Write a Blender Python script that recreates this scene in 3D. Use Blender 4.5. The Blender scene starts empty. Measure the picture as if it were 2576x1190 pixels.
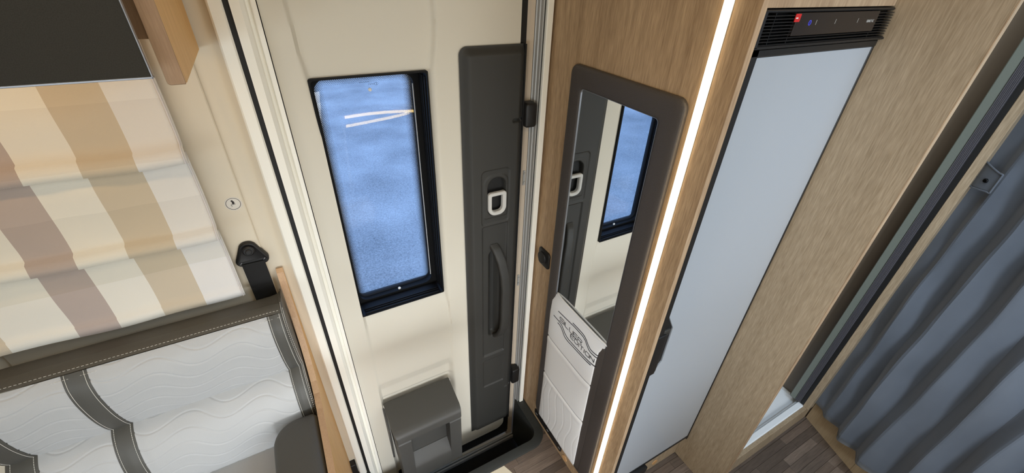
import bpy, math, random
from mathutils import Vector, Matrix
random.seed(7)
S = bpy.context.scene
COL = S.collection
def lin(c):
    return tuple((v/255/12.92 if v <= 10 else ((v/255+.055)/1.055)**2.4) for v in c)

# ------------------------------------------------------------------ camera
yaw, pit, rol = math.radians(30.2241), math.radians(33.5465), math.radians(2.3479)
f = Vector((math.sin(yaw)*math.cos(pit), math.cos(yaw)*math.cos(pit), -math.sin(pit)))
r0 = Vector((math.cos(yaw), -math.sin(yaw), 0)); u0 = r0.cross(f)
r = r0*math.cos(rol)+u0*math.sin(rol); u = u0*math.cos(rol)-r0*math.sin(rol)
cam = bpy.data.cameras.new('camera'); cam.sensor_width = 36; cam.lens = 1039.4537/2576*36
cam.clip_start = .02
co = bpy.data.objects.new('camera', cam); COL.objects.link(co)
co.matrix_world = Matrix(((r.x, u.x, -f.x, 0), (r.y, u.y, -f.y, 0), (r.z, u.z, -f.z, 0), (0, 0, 0, 1)))
S.camera = co
# ------------------------------------------------------------------ light
S.view_settings.view_transform = 'Standard'; S.view_settings.look = 'None'
S.view_settings.gamma = 1; S.view_settings.exposure = 0
W = bpy.data.worlds.new('world'); S.world = W; W.use_nodes = True
bg = W.node_tree.nodes['Background']; bg.inputs[0].default_value = (.30, .52, 1.0, 1); bg.inputs[1].default_value = 2.6
def area(name, loc, target, sx, sy, power, color):
    l = bpy.data.lights.new(name, 'AREA'); l.shape = 'RECTANGLE'; l.size = sx; l.size_y = sy
    l.energy = power; l.color = color
    o = bpy.data.objects.new(name, l); COL.objects.link(o); o.location = loc
    o.rotation_euler = (Vector(target)-Vector(loc)).to_track_quat('-Z', 'Y').to_euler()
    return o
WARM = (1, .80, .52); COOL = (.78, .89, 1.0)
DAY = (.70, .86, 1.0)
area('ceiling_lamp_light', (-.15, .30, .262), (-.15, .30, -1), .30, .14, .8, WARM)
area('ceiling_lamp_light', (.42, .05, .262), (.42, .05, -1), .30, .14, 1.1, (1, .72, .36))
area('locker_strip_light', (-.50, .80, -.108), (-.50, .93, -.5), .70, .03, .54, (1, .64, .28))
area('skylight_and_fill', (1.0, -.35, .262), (1.0, -.35, -1), .60, .50, 11.0, (.58, .78, 1))
area('skylight_and_fill', (.25, -.45, .262), (.35, .6, -1.2), .50, .40, 2.4, (1, .96, .84))  # added fill tilted at the lower door, placed like a second roof hatch
area('shower_skylight', (1.43, .62, .262), (1.43, .62, -1), .35, .35, 1.8, (.9, .97, 1))
area('windscreen_daylight', (-1.85, -.30, -.72), (.6, .35, -1.25), 1.0, .55, 10.0, (.87, .95, 1))
area('side_window_and_fill', (-1.3, -1.06, -.60), (.6, .6, -1.2), .6, .5, 5.5, DAY)
area('side_window_and_fill', (-.60, -1.06, -.60), (.0, 1, -1.2), .6, .5, 5.5, (.82, .92, 1))
curtain_fill = area('side_window_and_fill', (.50, -1.06, -.40), (1.7, .05, -.95), .45, .36, 7.0, (.78, .89, 1)); curtain_fill.data.spread = math.radians(95)  # added fill for the curtain pleats, spread narrowed to miss the door
low_door_fill = area('side_window_and_fill', (-.05, -1.06, -1.00), (.2, 1, -1.62), .6, .45, 7.5, (.90, .95, 1)); low_door_fill.data.spread = math.radians(75)  # added low fill for the lower door leaf, no window behind it
area('side_window_and_fill', (1.20, -1.06, -.70), (.9, .5, -1.4), .7, .55, 11.0, (.95, .92, .86))

# ------------------------------------------------------------------ materials
MATS = {}
def mat(name, rgb, rough=.5, metal=0., bump=0., bscale=400., var=0., vscale=6., coat=0., spec=.5, stretch=None, emit=None, estr=0., sheen=0.):
    m = bpy.data.materials.new(name); m.use_nodes = True; MATS[name] = m
    nt = m.node_tree; b = nt.nodes['Principled BSDF']; N = nt.nodes.new; L = nt.links.new
    c = lin(rgb)
    b.inputs['Base Color'].default_value = (*c, 1); b.inputs['Roughness'].default_value = rough
    b.inputs['Metallic'].default_value = metal; b.inputs['Specular IOR Level'].default_value = spec
    b.inputs['Coat Weight'].default_value = coat; b.inputs['Coat Roughness'].default_value = .12
    b.inputs['Sheen Weight'].default_value = sheen
    if emit:
        b.inputs['Emission Color'].default_value = (*emit, 1); b.inputs['Emission Strength'].default_value = estr
    if bump or var:
        g = N('ShaderNodeNewGeometry'); mp = N('ShaderNodeMapping'); L(g.outputs['Position'], mp.inputs[0])
        if stretch: mp.inputs['Scale'].default_value = stretch
        if var:
            n = N('ShaderNodeTexNoise'); n.inputs['Scale'].default_value = vscale; n.inputs['Detail'].default_value = 6
            L(mp.outputs[0], n.inputs[0])
            rp = N('ShaderNodeValToRGB')
            rp.color_ramp.elements[0].position = .3; rp.color_ramp.elements[1].position = .7
            rp.color_ramp.elements[0].color = (*[v*(1-var) for v in c], 1); rp.color_ramp.elements[1].color = (*[min(1, v*(1+var)) for v in c], 1)
            L(n.outputs[0], rp.inputs[0]); L(rp.outputs[0], b.inputs['Base Color'])
        if bump:
            n = N('ShaderNodeTexNoise'); n.inputs['Scale'].default_value = bscale; n.inputs['Detail'].default_value = 3
            L(mp.outputs[0], n.inputs[0]); bp = N('ShaderNodeBump'); bp.inputs['Strength'].default_value = bump
            bp.inputs['Distance'].default_value = .001
            L(n.outputs[0], bp.inputs['Height']); L(bp.outputs[0], b.inputs['Normal'])
    return m
def wood(name, dark, light, axis='z', rough=.55, fine=1.0, cath=.5):
    m = bpy.data.materials.new(name); m.use_nodes = True; MATS[name] = m
    nt = m.node_tree; b = nt.nodes['Principled BSDF']; N = nt.nodes.new; L = nt.links.new
    g = N('ShaderNodeNewGeometry')
    def noise(sc, across, along, det=4, dist=0.):
        mp = N('ShaderNodeMapping'); s = [across]*3; s['xyz'.index(axis)] = along
        mp.inputs['Scale'].default_value = s; L(g.outputs['Position'], mp.inputs[0])
        n = N('ShaderNodeTexNoise'); n.inputs['Scale'].default_value = sc; n.inputs['Detail'].default_value = det
        n.inputs['Distortion'].default_value = dist
        L(mp.outputs[0], n.inputs[0]); return n
    a = noise(9, 1, .12, 6, .6); c = noise(420*fine, 1, .07, 2); d = noise(120, 1, .05, 4, .2)
    ctr = N('ShaderNodeMath'); ctr.operation = 'MULTIPLY'; ctr.inputs[1].default_value = 9*cath
    L(a.outputs[0], ctr.inputs[0]); sn = N('ShaderNodeMath'); sn.operation = 'PINGPONG'; sn.inputs[1].default_value = .5
    L(ctr.outputs[0], sn.inputs[0])
    m1 = N('ShaderNodeMath'); m1.operation = 'MULTIPLY_ADD'; m1.inputs[1].default_value = .34*cath*2; L(sn.outputs[0], m1.inputs[0])
    m2 = N('ShaderNodeMath'); m2.operation = 'MULTIPLY_ADD'; m2.inputs[1].default_value = .60; L(c.outputs[0], m2.inputs[0])
    m3 = N('ShaderNodeMath'); m3.operation = 'MULTIPLY'; m3.inputs[1].default_value = .35; L(d.outputs[0], m3.inputs[0])
    L(m3.outputs[0], m2.inputs[2]); L(m2.outputs[0], m1.inputs[2])
    rp = N('ShaderNodeValToRGB'); rp.color_ramp.elements[0].position = .34; rp.color_ramp.elements[1].position = .84
    rp.color_ramp.elements[0].color = (*lin(dark), 1); rp.color_ramp.elements[1].color = (*lin(light), 1)
    L(m1.outputs[0], rp.inputs[0]); L(rp.outputs[0], b.inputs['Base Color'])
    b.inputs['Roughness'].default_value = rough
    bp = N('ShaderNodeBump'); bp.inputs['Strength'].default_value = .25; bp.inputs['Distance'].default_value = .0006
    L(c.outputs[0], bp.inputs['Height']); L(bp.outputs[0], b.inputs['Normal'])
    return m
cream = mat('cream_plastic', (213, 207, 193), .45, bump=.08, bscale=900)
wallm = mat('wall_vinyl', (219, 208, 188), .7, bump=.1, bscale=500)
white = mat('white_lacquered_profile', (246, 243, 233), .35)
alu = mat('brushed_aluminium', (178, 177, 174), .5, .35)
black = mat('black_rubber', (16, 15, 15), .6)
winb = mat('window_frame_black', (11, 11, 12), .55, spec=.2)
blackp = mat('black_plastic', (24, 23, 23), .45, bump=.15, bscale=1200)
binm = mat('bin_plastic', (74, 73, 70), .5, bump=.35, bscale=1500)
anth = mat('anthracite_plastic', (50, 49, 46), .55, bump=.35, bscale=1500)
oak = wood('oak_panel', (140, 112, 82), (198, 168, 132))
oakw = wood('oak_panel_wide_grain', (144, 124, 98), (194, 173, 146), cath=.3)
oakedge = wood('oak_edge', (150, 122, 94), (200, 172, 140))
oakhon = wood('honey_lit_board', (218, 170, 106), (242, 196, 132), fine=.6, cath=.12)  # warm lamp light on the locker's side face put into this brighter orange
bedw = wood('bed_board', (160, 138, 108), (184, 162, 130), fine=.8, cath=.12)
oakbrn = wood('brown_board_edge', (150, 120, 94), (178, 148, 118), fine=1.5, cath=.1)
pocw = mat('white_pocket_leather', (232, 231, 230), .5, bump=.25, bscale=700)
leaw = mat('white_leather', (184, 184, 184), .5, bump=.3, bscale=650)
lead = mat('charcoal_leather', (80, 78, 73), .5, bump=.3, bscale=700)
leaf_ = mat('charcoal_leather_frame', (70, 64, 61), .5, bump=.7, bscale=420)
thread = mat('white_thread', (225, 222, 214), .8)
threadk = mat('black_thread', (38, 36, 42), .7)
fridgew = mat('fridge_white', (170, 175, 182), .28, coat=.25, bump=.02, bscale=60)
tvm = mat('tv_matte_screen', (54, 52, 48), .9, spec=.2, bump=.3, bscale=900, var=.18, vscale=900)
silver = mat('silver_trim', (150, 152, 158), .35, .6)
curt = mat('curtain_fabric', (90, 96, 106), .85, bump=.3, bscale=900, var=.10, vscale=5, sheen=.25)
glassedge = mat('greenish_glass_edge', (116, 122, 114), .35)
taupe = mat('taupe_panel', (102, 90, 76), .5, bump=.1)
stripe = mat('grey_pleats', (80, 78, 84), .6)
tray = mat('white_tray', (244, 247, 250), .3)
mirrorm = mat('mirror_silver', (232, 236, 238), .015, 1.0)
ring = mat('light_grey_plastic', (206, 204, 200), .4)
redm = mat('red_emblem', (200, 38, 38), .4)
whitem = mat('white_print', (235, 233, 228), .5)
greyp = mat('grey_print', (170, 168, 164), .5)
bluem = mat('blue_lamp', (20, 20, 80), .4, emit=(.10, .12, 1.0), estr=.55)
led = mat('led_diffuser', (255, 240, 215), .5, emit=(1, .80, .51), estr=7.6)
ledk = mat('worktop_led', (255, 240, 215), .5, emit=(1, .70, .22), estr=19)
lampm = mat('lamp_diffuser', (255, 240, 215), .5, emit=(1, .82, .55), estr=4)
inkm = mat('black_ink', (40, 30, 30), .6)
stick = mat('sticker_paper', (216, 210, 200), .5)
stepm = mat('black_mat', (18, 18, 18), .95, bump=.8, bscale=500)
stepr = mat('dark_grey_tray', (44, 46, 44), .6, bump=.3, bscale=900)
tabm = mat('cream_laminate', (225, 214, 190), .5)
kitm = mat('kitchen_front', (205, 200, 190), .5)
belt = mat('belt_webbing', (17, 16, 16), .8, bump=.3, bscale=1500)
capm = wood('wood_cap', (196, 148, 96), (214, 168, 118), fine=.5)
planks_m = [wood('floor_vinyl_%s' % n, d, l, 'x', .45, .8, .15) for n, d, l in
            (('grey_brown', (86, 75, 67), (122, 107, 96)), ('mid_brown', (96, 82, 72), (128, 112, 100)), ('dark_brown', (76, 66, 59), (108, 94, 84)), ('pale_brown', (104, 90, 80), (142, 126, 113)))]
def asphalt():
    m = bpy.data.materials.new('asphalt'); m.use_nodes = True
    nt = m.node_tree; b = nt.nodes['Principled BSDF']; N = nt.nodes.new; L = nt.links.new
    g = N('ShaderNodeNewGeometry'); n = N('ShaderNodeTexNoise'); n.inputs['Scale'].default_value = 60; n.inputs['Detail'].default_value = 8; n.inputs['Roughness'].default_value = .75
    n2 = N('ShaderNodeTexNoise'); n2.inputs['Scale'].default_value = 1.4; n2.inputs['Detail'].default_value = 4
    L(g.outputs['Position'], n.inputs[0]); L(g.outputs['Position'], n2.inputs[0])
    a = N('ShaderNodeMath'); a.operation = 'MULTIPLY_ADD'; a.inputs[1].default_value = .55
    L(n2.outputs[0], a.inputs[0]); L(n.outputs[0], a.inputs[2])
    rp = N('ShaderNodeValToRGB'); rp.color_ramp.elements[0].position = .55; rp.color_ramp.elements[1].position = .97
    rp.color_ramp.elements[0].color = (.15, .145, .14, 1); rp.color_ramp.elements[1].color = (.48, .45, .42, 1)
    L(a.outputs[0], rp.inputs[0]); L(rp.outputs[0], b.inputs['Base Color']); b.inputs['Roughness'].default_value = .9
    return m
def pane_mat(name, frit=None, ior=1.49):
    """thin window sheet: clear with a Fresnel reflection; frit = (x0,x1,z0,z1,radius,fade width) prints black dots towards the rim"""
    m = bpy.data.materials.new(name); m.use_nodes = True; nt = m.node_tree; nt.nodes.clear(); N = nt.nodes.new; L = nt.links.new
    out = N('ShaderNodeOutputMaterial'); tr = N('ShaderNodeBsdfTransparent'); gl = N('ShaderNodeBsdfGlossy')
    tr.inputs[0].default_value = (.96, .97, .98, 1); gl.inputs['Roughness'].default_value = .01
    fr = N('ShaderNodeFresnel'); ge = N('ShaderNodeNewGeometry'); mi_ = N('ShaderNodeMapRange'); L(ge.outputs['Backfacing'], mi_.inputs[0]); mi_.inputs[3].default_value = ior; mi_.inputs[4].default_value = 1/ior; L(mi_.outputs[0], fr.inputs[0])
    mx = N('ShaderNodeMixShader'); L(fr.outputs[0], mx.inputs[0]); L(tr.outputs[0], mx.inputs[1]); L(gl.outputs[0], mx.inputs[2])
    last = mx
    if frit:
        x0, x1, z0, z1, R, fade = frit
        g = N('ShaderNodeNewGeometry'); sp = N('ShaderNodeSeparateXYZ'); L(g.outputs['Position'], sp.inputs[0])
        def M(op, a, b=None, c=None):
            n = N('ShaderNodeMath'); n.operation = op
            for i, v in enumerate((a, b, c)):
                if v is None: continue
                if isinstance(v, (int, float)): n.inputs[i].default_value = v
                else: L(v, n.inputs[i])
            return n.outputs[0]
        X, Z = sp.outputs[0], sp.outputs[2]
        # signed distance to the rounded rectangle (negative inside)
        dx = M('SUBTRACT', M('ABSOLUTE', M('SUBTRACT', X, (x0+x1)/2)), (x1-x0)/2-R)
        dz = M('SUBTRACT', M('ABSOLUTE', M('SUBTRACT', Z, (z0+z1)/2)), (z1-z0)/2-R)
        ox = M('MAXIMUM', dx, 0.); oz = M('MAXIMUM', dz, 0.)
        outd = M('SQRT', M('ADD', M('MULTIPLY', ox, ox), M('MULTIPLY', oz, oz)))
        sd = M('SUBTRACT', M('ADD', outd, M('MINIMUM', M('MAXIMUM', dx, dz), 0.)), R)
        P = .0042
        # staggered dot grid (rotated by 45 degrees)
        a = M('DIVIDE', M('ADD', X, Z), P); bb = M('DIVIDE', M('SUBTRACT', X, Z), P)
        fa = M('SUBTRACT', M('FRACT', M('ADD', a, 1000.)), .5); fb = M('SUBTRACT', M('FRACT', M('ADD', bb, 1000.)), .5)
        rad = M('SQRT', M('ADD', M('MULTIPLY', fa, fa), M('MULTIPLY', fb, fb)))
        want = M('MULTIPLY_ADD', M('MINIMUM', M('MAXIMUM', M('DIVIDE', M('ADD', sd, fade), fade), 0.), 1.), .46, .16)
        dot = M('LESS_THAN', rad, want); near = M('GREATER_THAN', sd, -fade); full = M('GREATER_THAN', sd, -.0005)
        k = M('MAXIMUM', M('MULTIPLY', dot, near), full)
        bk = N('ShaderNodeBsdfPrincipled'); bk.inputs['Base Color'].default_value = (.008, .008, .01, 1); bk.inputs['Roughness'].default_value = .4
        m2 = N('ShaderNodeMixShader'); L(k, m2.inputs[0]); L(mx.outputs[0], m2.inputs[1]); L(bk.outputs[0], m2.inputs[2]); last = m2
    L(last.outputs[0], out.inputs[0]); return m
def blind_mat():
    """woven plaid: vertical stripes at fixed places on the cloth, faint cross bands"""
    m = bpy.data.materials.new('blind_cloth'); m.use_nodes = True; nt = m.node_tree; b = nt.nodes['Principled BSDF']; N = nt.nodes.new; L = nt.links.new
    g = N('ShaderNodeNewGeometry'); sp = N('ShaderNodeSeparateXYZ'); L(g.outputs['Position'], sp.inputs[0])
    mr = N('ShaderNodeMapRange'); mr.inputs[1].default_value = -.9; mr.inputs[2].default_value = -.1; L(sp.outputs[0], mr.inputs[0])
    rp = N('ShaderNodeValToRGB'); rp.color_ramp.interpolation = 'CONSTANT'
    ecru = lin((232, 226, 212)); mauve = lin((184, 168, 158)); tan = lin((205, 190, 166)); pale = lin((228, 224, 218))
    P = lambda x: (x+.9)/.8
    els = [(0, tan), (P(-.80), ecru), (P(-.72), mauve), (P(-.655), ecru), (P(-.655), tan), (P(-.583), ecru), (P(-.484), mauve), (P(-.414), ecru), (P(-.336), tan), (P(-.257), pale)]
    e = rp.color_ramp.elements
    e[0].position = 0; e[0].color = (*els[0][1], 1); e[1].position = els[1][0]; e[1].color = (*els[1][1], 1)
    for p, c in els[2:]:
        q = e.new(p); q.color = (*c, 1)
    L(mr.outputs[0], rp.inputs[0])
    # cross bands
    w = N('ShaderNodeMapRange'); w.inputs[1].default_value = -.75; w.inputs[2].default_value = .15; L(sp.outputs[2], w.inputs[0])
    r2 = N('ShaderNodeValToRGB'); r2.color_ramp.interpolation = 'CONSTANT'
    ee = r2.color_ramp.elements; ee[0].position = 0; ee[0].color = (.97, .97, .99, 1); ee[1].position = .19; ee[1].color = (.90, .89, .87, 1)
    for p, v in ((.36, (.97, .96, .94)), (.46, (.91, .89, .86)), (.58, (.97, .96, .93)), (.69, (.92, .90, .86)), (.82, (.98, .96, .92))):
        q = ee.new(p); q.color = (*v, 1)
    L(w.outputs[0], r2.inputs[0])
    mu = N('ShaderNodeMix'); mu.data_type = 'RGBA'; mu.blend_type = 'MULTIPLY'; mu.inputs[0].default_value = 1
    L(rp.outputs[0], mu.inputs[6]); L(r2.outputs[0], mu.inputs[7]); L(mu.outputs[2], b.inputs['Base Color'])
    b.inputs['Roughness'].default_value = .85; b.inputs['Sheen Weight'].default_value = .2
    mp = N('ShaderNodeMapping'); mp.inputs['Scale'].default_value = (1, 1, 3); L(g.outputs['Position'], mp.inputs[0])
    n = N('ShaderNodeTexNoise'); n.inputs['Scale'].default_value = 300; L(mp.outputs[0], n.inputs[0])
    bp = N('ShaderNodeBump'); bp.inputs['Strength'].default_value = .25; bp.inputs['Distance'].default_value = .001
    L(n.outputs[0], bp.inputs['Height']); L(bp.outputs[0], b.inputs['Normal'])
    return m

# ------------------------------------------------------------------ mesh helpers
WL = {}
def tag(o, label=None, cat=None, group=None, kind=None):
    if label: o['label'] = label
    if cat: o['category'] = cat
    if group: o['group'] = group
    if kind: o['kind'] = kind
    return o
def thing(name, loc, label, cat, group=None):
    o = bpy.data.objects.new(name, None); COL.objects.link(o); o.location = loc; WL[o] = Vector(loc); o.empty_display_size = .05
    return tag(o, label, cat, group)
def obj(name, geo, m, parent=None, smooth=False, auto=None):
    v, fc = geo
    v = [Vector(p) for p in v]
    lo = Vector([min(p[i] for p in v) for i in range(3)]); hi = Vector([max(p[i] for p in v) for i in range(3)])
    org = Vector(((lo.x+hi.x)/2, (lo.y+hi.y)/2, lo.z))
    me = bpy.data.meshes.new(name); me.from_pydata([p-org for p in v], [], fc); me.update()
    import bmesh
    bm = bmesh.new(); bm.from_mesh(me); bmesh.ops.recalc_face_normals(bm, faces=bm.faces); bm.to_mesh(me); bm.free()
    if smooth:
        for p in me.polygons: p.use_smooth = True
        if auto: me.set_sharp_from_angle(angle=math.radians(auto))
    if m: me.materials.append(m)
    o = bpy.data.objects.new(name, me); COL.objects.link(o)
    if parent: o.parent = parent; o.location = org-WL[parent]
    else: o.location = org
    WL[o] = org
    return o
def join(*gs):
    V = []; F = []
    for v, fc in gs:
        k = len(V); V += list(v); F += [[i+k for i in q] for q in fc]
    return V, F
def loft(loops, cap0=True, cap1=True, closed=True, ring_=False):
    n = len(loops[0]); V = [p for l in loops for p in l]; F = []
    rows = len(loops) if ring_ else len(loops)-1
    for a in range(rows):
        b = (a+1) % len(loops)
        for i in range(n if closed else n-1):
            j = (i+1) % n; F.append([a*n+i, a*n+j, b*n+j, b*n+i])
    if not ring_:
        if cap0: F.append(list(range(n)))
        if cap1: F.append([(len(loops)-1)*n+i for i in range(n)])
    return V, F
def rr(a0, a1, b0, b1, R, n=6):
    """rounded rectangle, R a number or 4 numbers (a1b1, a0b1, a0b0, a1b0)"""
    if not isinstance(R, (tuple, list)): R = (R,)*4
    P = []
    for (ca, cb, t0, q) in ((a1-R[0], b1-R[0], 0, R[0]), (a0+R[1], b1-R[1], 90, R[1]), (a0+R[2], b0+R[2], 180, R[2]), (a1-R[3], b0+R[3], 270, R[3])):
        for k in range(n+1):
            t = math.radians(t0+90*k/n); P.append((ca+q*math.cos(t), cb+q*math.sin(t)))
    return P
def on(axis, val, P):
    if axis == 'x': return [(val, a, b) for a, b in P]
    if axis == 'y': return [(a, val, b) for a, b in P]
    return [(a, b, val) for a, b in P]
def prism(axis, v0, v1, P): return loft([on(axis, v0, P), on(axis, v1, P)])
def bprism(axis, v0, v1, fn, bev=.003, steps=3):
    """fn(inset) gives the outline; v1 end is rounded over"""
    L = [on(axis, v0, fn(0)), on(axis, v1-(bev if v1 > v0 else -bev), fn(0))]
    s = 1 if v1 > v0 else -1
    for k in range(1, steps+1):
        t = math.pi/2*k/steps; L.append(on(axis, v1-s*bev*(1-math.sin(t)), fn(bev*(1-math.cos(t)))))
    return loft(L)
def rbox(axis, v0, v1, a0, a1, b0, b1, R=.004, bev=.002, n=4):
    return bprism(axis, v0, v1, lambda i: rr(a0+i, a1-i, b0+i, b1-i, max(R-i, .0004) if not isinstance(R, (tuple, list)) else tuple(max(q-i, .0004) for q in R), n), bev)
def box(x0, x1, y0, y1, z0, z1, b=0.):
    if b:
        return loft([on('z', z0, rr(x0+b, x1-b, y0+b, y1-b, .0005, 1)), on('z', z0+b, rr(x0, x1, y0, y1, b, 1)), on('z', z1-b, rr(x0, x1, y0, y1, b, 1)), on('z', z1, rr(x0+b, x1-b, y0+b, y1-b, .0005, 1))])
    V = [(x, y, z) for z in (z0, z1) for x, y in ((x0, y0), (x1, y0), (x1, y1), (x0, y1))]
    return V, [[0, 1, 2, 3], [4, 5, 6, 7], [0, 1, 5, 4], [1, 2, 6, 5], [2, 3, 7, 6], [3, 0, 4, 7]]
def holed(axis, v0, v1, outer, inner):
    """plate with a hole: both outlines have the same number of points"""
    return loft([on(axis, v0, outer), on(axis, v1, outer), on(axis, v1, inner), on(axis, v0, inner)], ring_=True)
def grid(nu, nv, fn, skip=None):
    V = [fn(i/nu, j/nv) for j in range(nv+1) for i in range(nu+1)]; F = []
    for j in range(nv):
        for i in range(nu):
            if skip and skip((i+.5)/nu, (j+.5)/nv): continue
            a = j*(nu+1)+i; F.append([a, a+1, a+nu+2, a+nu+1])
    return V, F
def tube(pts, rad, n=8, cap=True, flat=1.):
    pts = [Vector(p) for p in pts]; loops = []
    prev = None
    for i, p in enumerate(pts):
        d = (pts[min(i+1, len(pts)-1)]-pts[max(i-1, 0)]).normalized()
        a = Vector((0, 0, 1)) if abs(d.z) < .9 else Vector((1, 0, 0))
        if prev is None: s = d.cross(a).normalized()
        else: s = (prev-d*prev.dot(d)).normalized()
        prev = s; t = d.cross(s); R = rad[i] if isinstance(rad, (list, tuple)) else rad
        loops.append([tuple(p+s*R*math.cos(2*math.pi*k/n)+t*R*flat*math.sin(2*math.pi*k/n)) for k in range(n)])
    return loft(loops, cap, cap)
def disc(axis, v0, v1, a, b, R, n=20, bev=.001):
    c = lambda q: [(a+q*math.cos(2*math.pi*k/n), b+q*math.sin(2*math.pi*k/n)) for k in range(n)]
    s = 1 if v1 > v0 else -1
    return loft([on(axis, v0, c(R)), on(axis, v1-s*bev, c(R)), on(axis, v1, c(max(R-bev, R*.5)))])
def sm(a, b, x):
    t = min(1, max(0, (x-a)/(b-a))); return t*t*(3-2*t)
def lerp(xs, x):
    if x <= xs[0][0]: return xs[0][1]
    for (a, p), (b, q) in zip(xs, xs[1:]):
        if x <= b: return p+(q-p)*(x-a)/(b-a)
    return xs[-1][1]
def dashes(path, length=.0035, gap=.002, rad=.0005):
    """stitching: short threads along a polyline"""
    pts = [Vector(p) for p in path]; gs = []; s = 0; acc = 0
    seg = []
    for a, b in zip(pts, pts[1:]):
        d = (b-a).length; t = 0
        while t < d:
            e = min(t+length, d)
            if e-t > length*.4: gs.append(tube([a+(b-a)*t/d, a+(b-a)*e/d], rad, 4))
            t += length+gap
    return join(*gs)
def resample(path, step):
    pts = [Vector(p) for p in path]; out = [pts[0]]
    for a, b in zip(pts, pts[1:]):
        n = max(1, int((b-a).length/step))
        out += [a+(b-a)*k/n for k in range(1, n+1)]
    return out

FZ = -1.68      # floor
# ================================================================== the setting
o = obj('ground', box(-12, 14, 1.12, 26, -2.32, -2.27), asphalt()); tag(o, kind='structure')
fl = obj('floor', join(box(-1.9, 2.6, -1.1, .785, FZ-.03, FZ-.003), box(.635, 2.6, .785, 1.02, FZ-.03, FZ-.003), box(-1.9, -.05, .785, 1.02, FZ-.03, FZ-.003)), planks_m[0]); tag(fl, kind='structure')
# vinyl strips, one object each, sharing a few meshes
PW = .031
pmesh = {}
row = 0; y = -.42
while y < .76:
    x = -.1-(row*.173 % .34)
    while x < 1.80:
        ln = random.choice((.20, .28, .24)); k = (ln, random.randrange(4)); 
        cy = y+PW/2
        if x+ln > .1 and not (x > 1.14 and cy > .29) and not (cy > .46 and x > .70):
            if k not in pmesh:
                p = obj('plank', box(0, ln-.0008, 0, PW-.0008, -.004, 0, .0004), planks_m[k[1]], fl); pmesh[k] = p.data
            else:
                p = bpy.data.objects.new('plank', pmesh[k]); COL.objects.link(p); p.parent = fl; WL[p] = None
            p.location = Vector((x+ln/2, cy, FZ-.004))-WL[fl]
        x += ln
    y += PW; row += 1
ce = obj('ceiling', box(-1.9, 2.6, -1.1, 1.05, .28, .31), wallm); tag(ce, kind='structure')
o = obj('wall_back', box(-1.9, 2.6, -1.13, -1.1, FZ-.03, .28), wallm); tag(o, kind='structure')
o = obj('wall_left', box(-1.93, -1.9, -1.1, 1.05, FZ-.03, .28), wallm); tag(o, kind='structure')
o = obj('wall_right', box(2.6, 2.63, -1.1, 1.05, FZ-.03, .28), wallm); tag(o, kind='structure')
# front wall: pieces round the doorway; the part left of x=-.12 stands slightly proud
wf = obj('wall_front', join(box(-1.9, -.05, 1.0, 1.10, FZ-.03, .28), box(-.62, -.118, .994, 1.0, -1.2, .28, .002), box(.655, 2.6, 1.0, 1.10, FZ-.03, .28), box(-.06, .66, 1.0, 1.10, .20, .28), box(-.06, .66, 1.004, 1.11, -2.2, -1.976)), wallm); tag(wf, kind='structure')

# ------------------------------------------------------------------ entrance door
D = tag(thing('door_1', (.31, 1.02, -1.87), None, None), kind='structure')
# inner trim panel as a relief
WX0, WX1, WZ0, WZ1 = .0705, .3305, -.9125, -.2235
X0, X1, Z0, Z1 = .013, .592, -1.857, .19
def depth(x, z):
    xl1 = lerp([(-1.35, .066), (-1.05, .069), (-.40, .0705), (-.17, .060), (-.07, .055), (.2, .046)], z)
    xl2 = lerp([(-1.35, .078), (-1.05, .079), (-.40, .080), (-.22, .077), (-.17, .068), (-.07, .065), (.2, .056)], z)
    xr1 = lerp([(-1.40, .331), (-1.26, .331), (-1.24, .338), (-1.08, .350), (-.985, .345), (-.922, .331), (-.23, .332), (-.165, .346), (-.12, .350), (-.07, .348), (.2, .346)], z)
    xr2 = lerp([(-1.5, .354), (-1.3, .352), (-.86, .349), (-.24, .351), (-.14, .362), (.2, .363)], z)
    a = sm(xl1, xl2, x)*(1-sm(xr1, xr2, x))
    d = lerp([(-1.9, .020), (-1.335, .020), (-1.328, .013), (-1.282, .013), (-1.243, .004), (-1.08, .003), (-.99, .006), (-.93, .012), (.3, .012)], z)
    return a*d
xs = [X0+(X1-X0)*i/150 for i in range(151)]; zs = [Z0+(Z1-Z0)*i/330 for i in range(331)]
for lst, vals in ((xs, (WX0, WX1)), (zs, (WZ0, WZ1))):
    for v in vals:
        k = min(range(len(lst)), key=lambda i: abs(lst[i]-v)); lst[k] = v
V = []; Fc = []
def round_corner(x, z):   # lower right corner of the leaf runs in an arc
    R = .040; xr = .576; cx, cz = xr-R, Z0+R
    if z < -1.785 and x > xr: x = xr+(x-xr)*.01
    if x > cx and z < cz:
        q = math.hypot(x-cx, z-cz)
        if q > R: return cx+(x-cx)*R/q, cz+(z-cz)*R/q
    return x, z
for z in zs:
    for x in xs:
        q = round_corner(x, z); V.append((q[0], 1.0+depth(x, z), q[1]))
n = len(xs)
for j in range(len(zs)-1):
    for i in range(n-1):
        cx, cz = (xs[i]+xs[i+1])/2, (zs[j]+zs[j+1])/2
        if WX0 < cx < WX1 and WZ0 < cz < WZ1: continue
        if cx > .44 and -1.75 < cz < -.20: continue
        if cz > -1.79 and cx > .585: continue
        Fc.append([j*n+i, j*n+i+1, (j+1)*n+i+1, (j+1)*n+i])
obj('inner_trim', (V, Fc), cream, D, True, 40)
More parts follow.
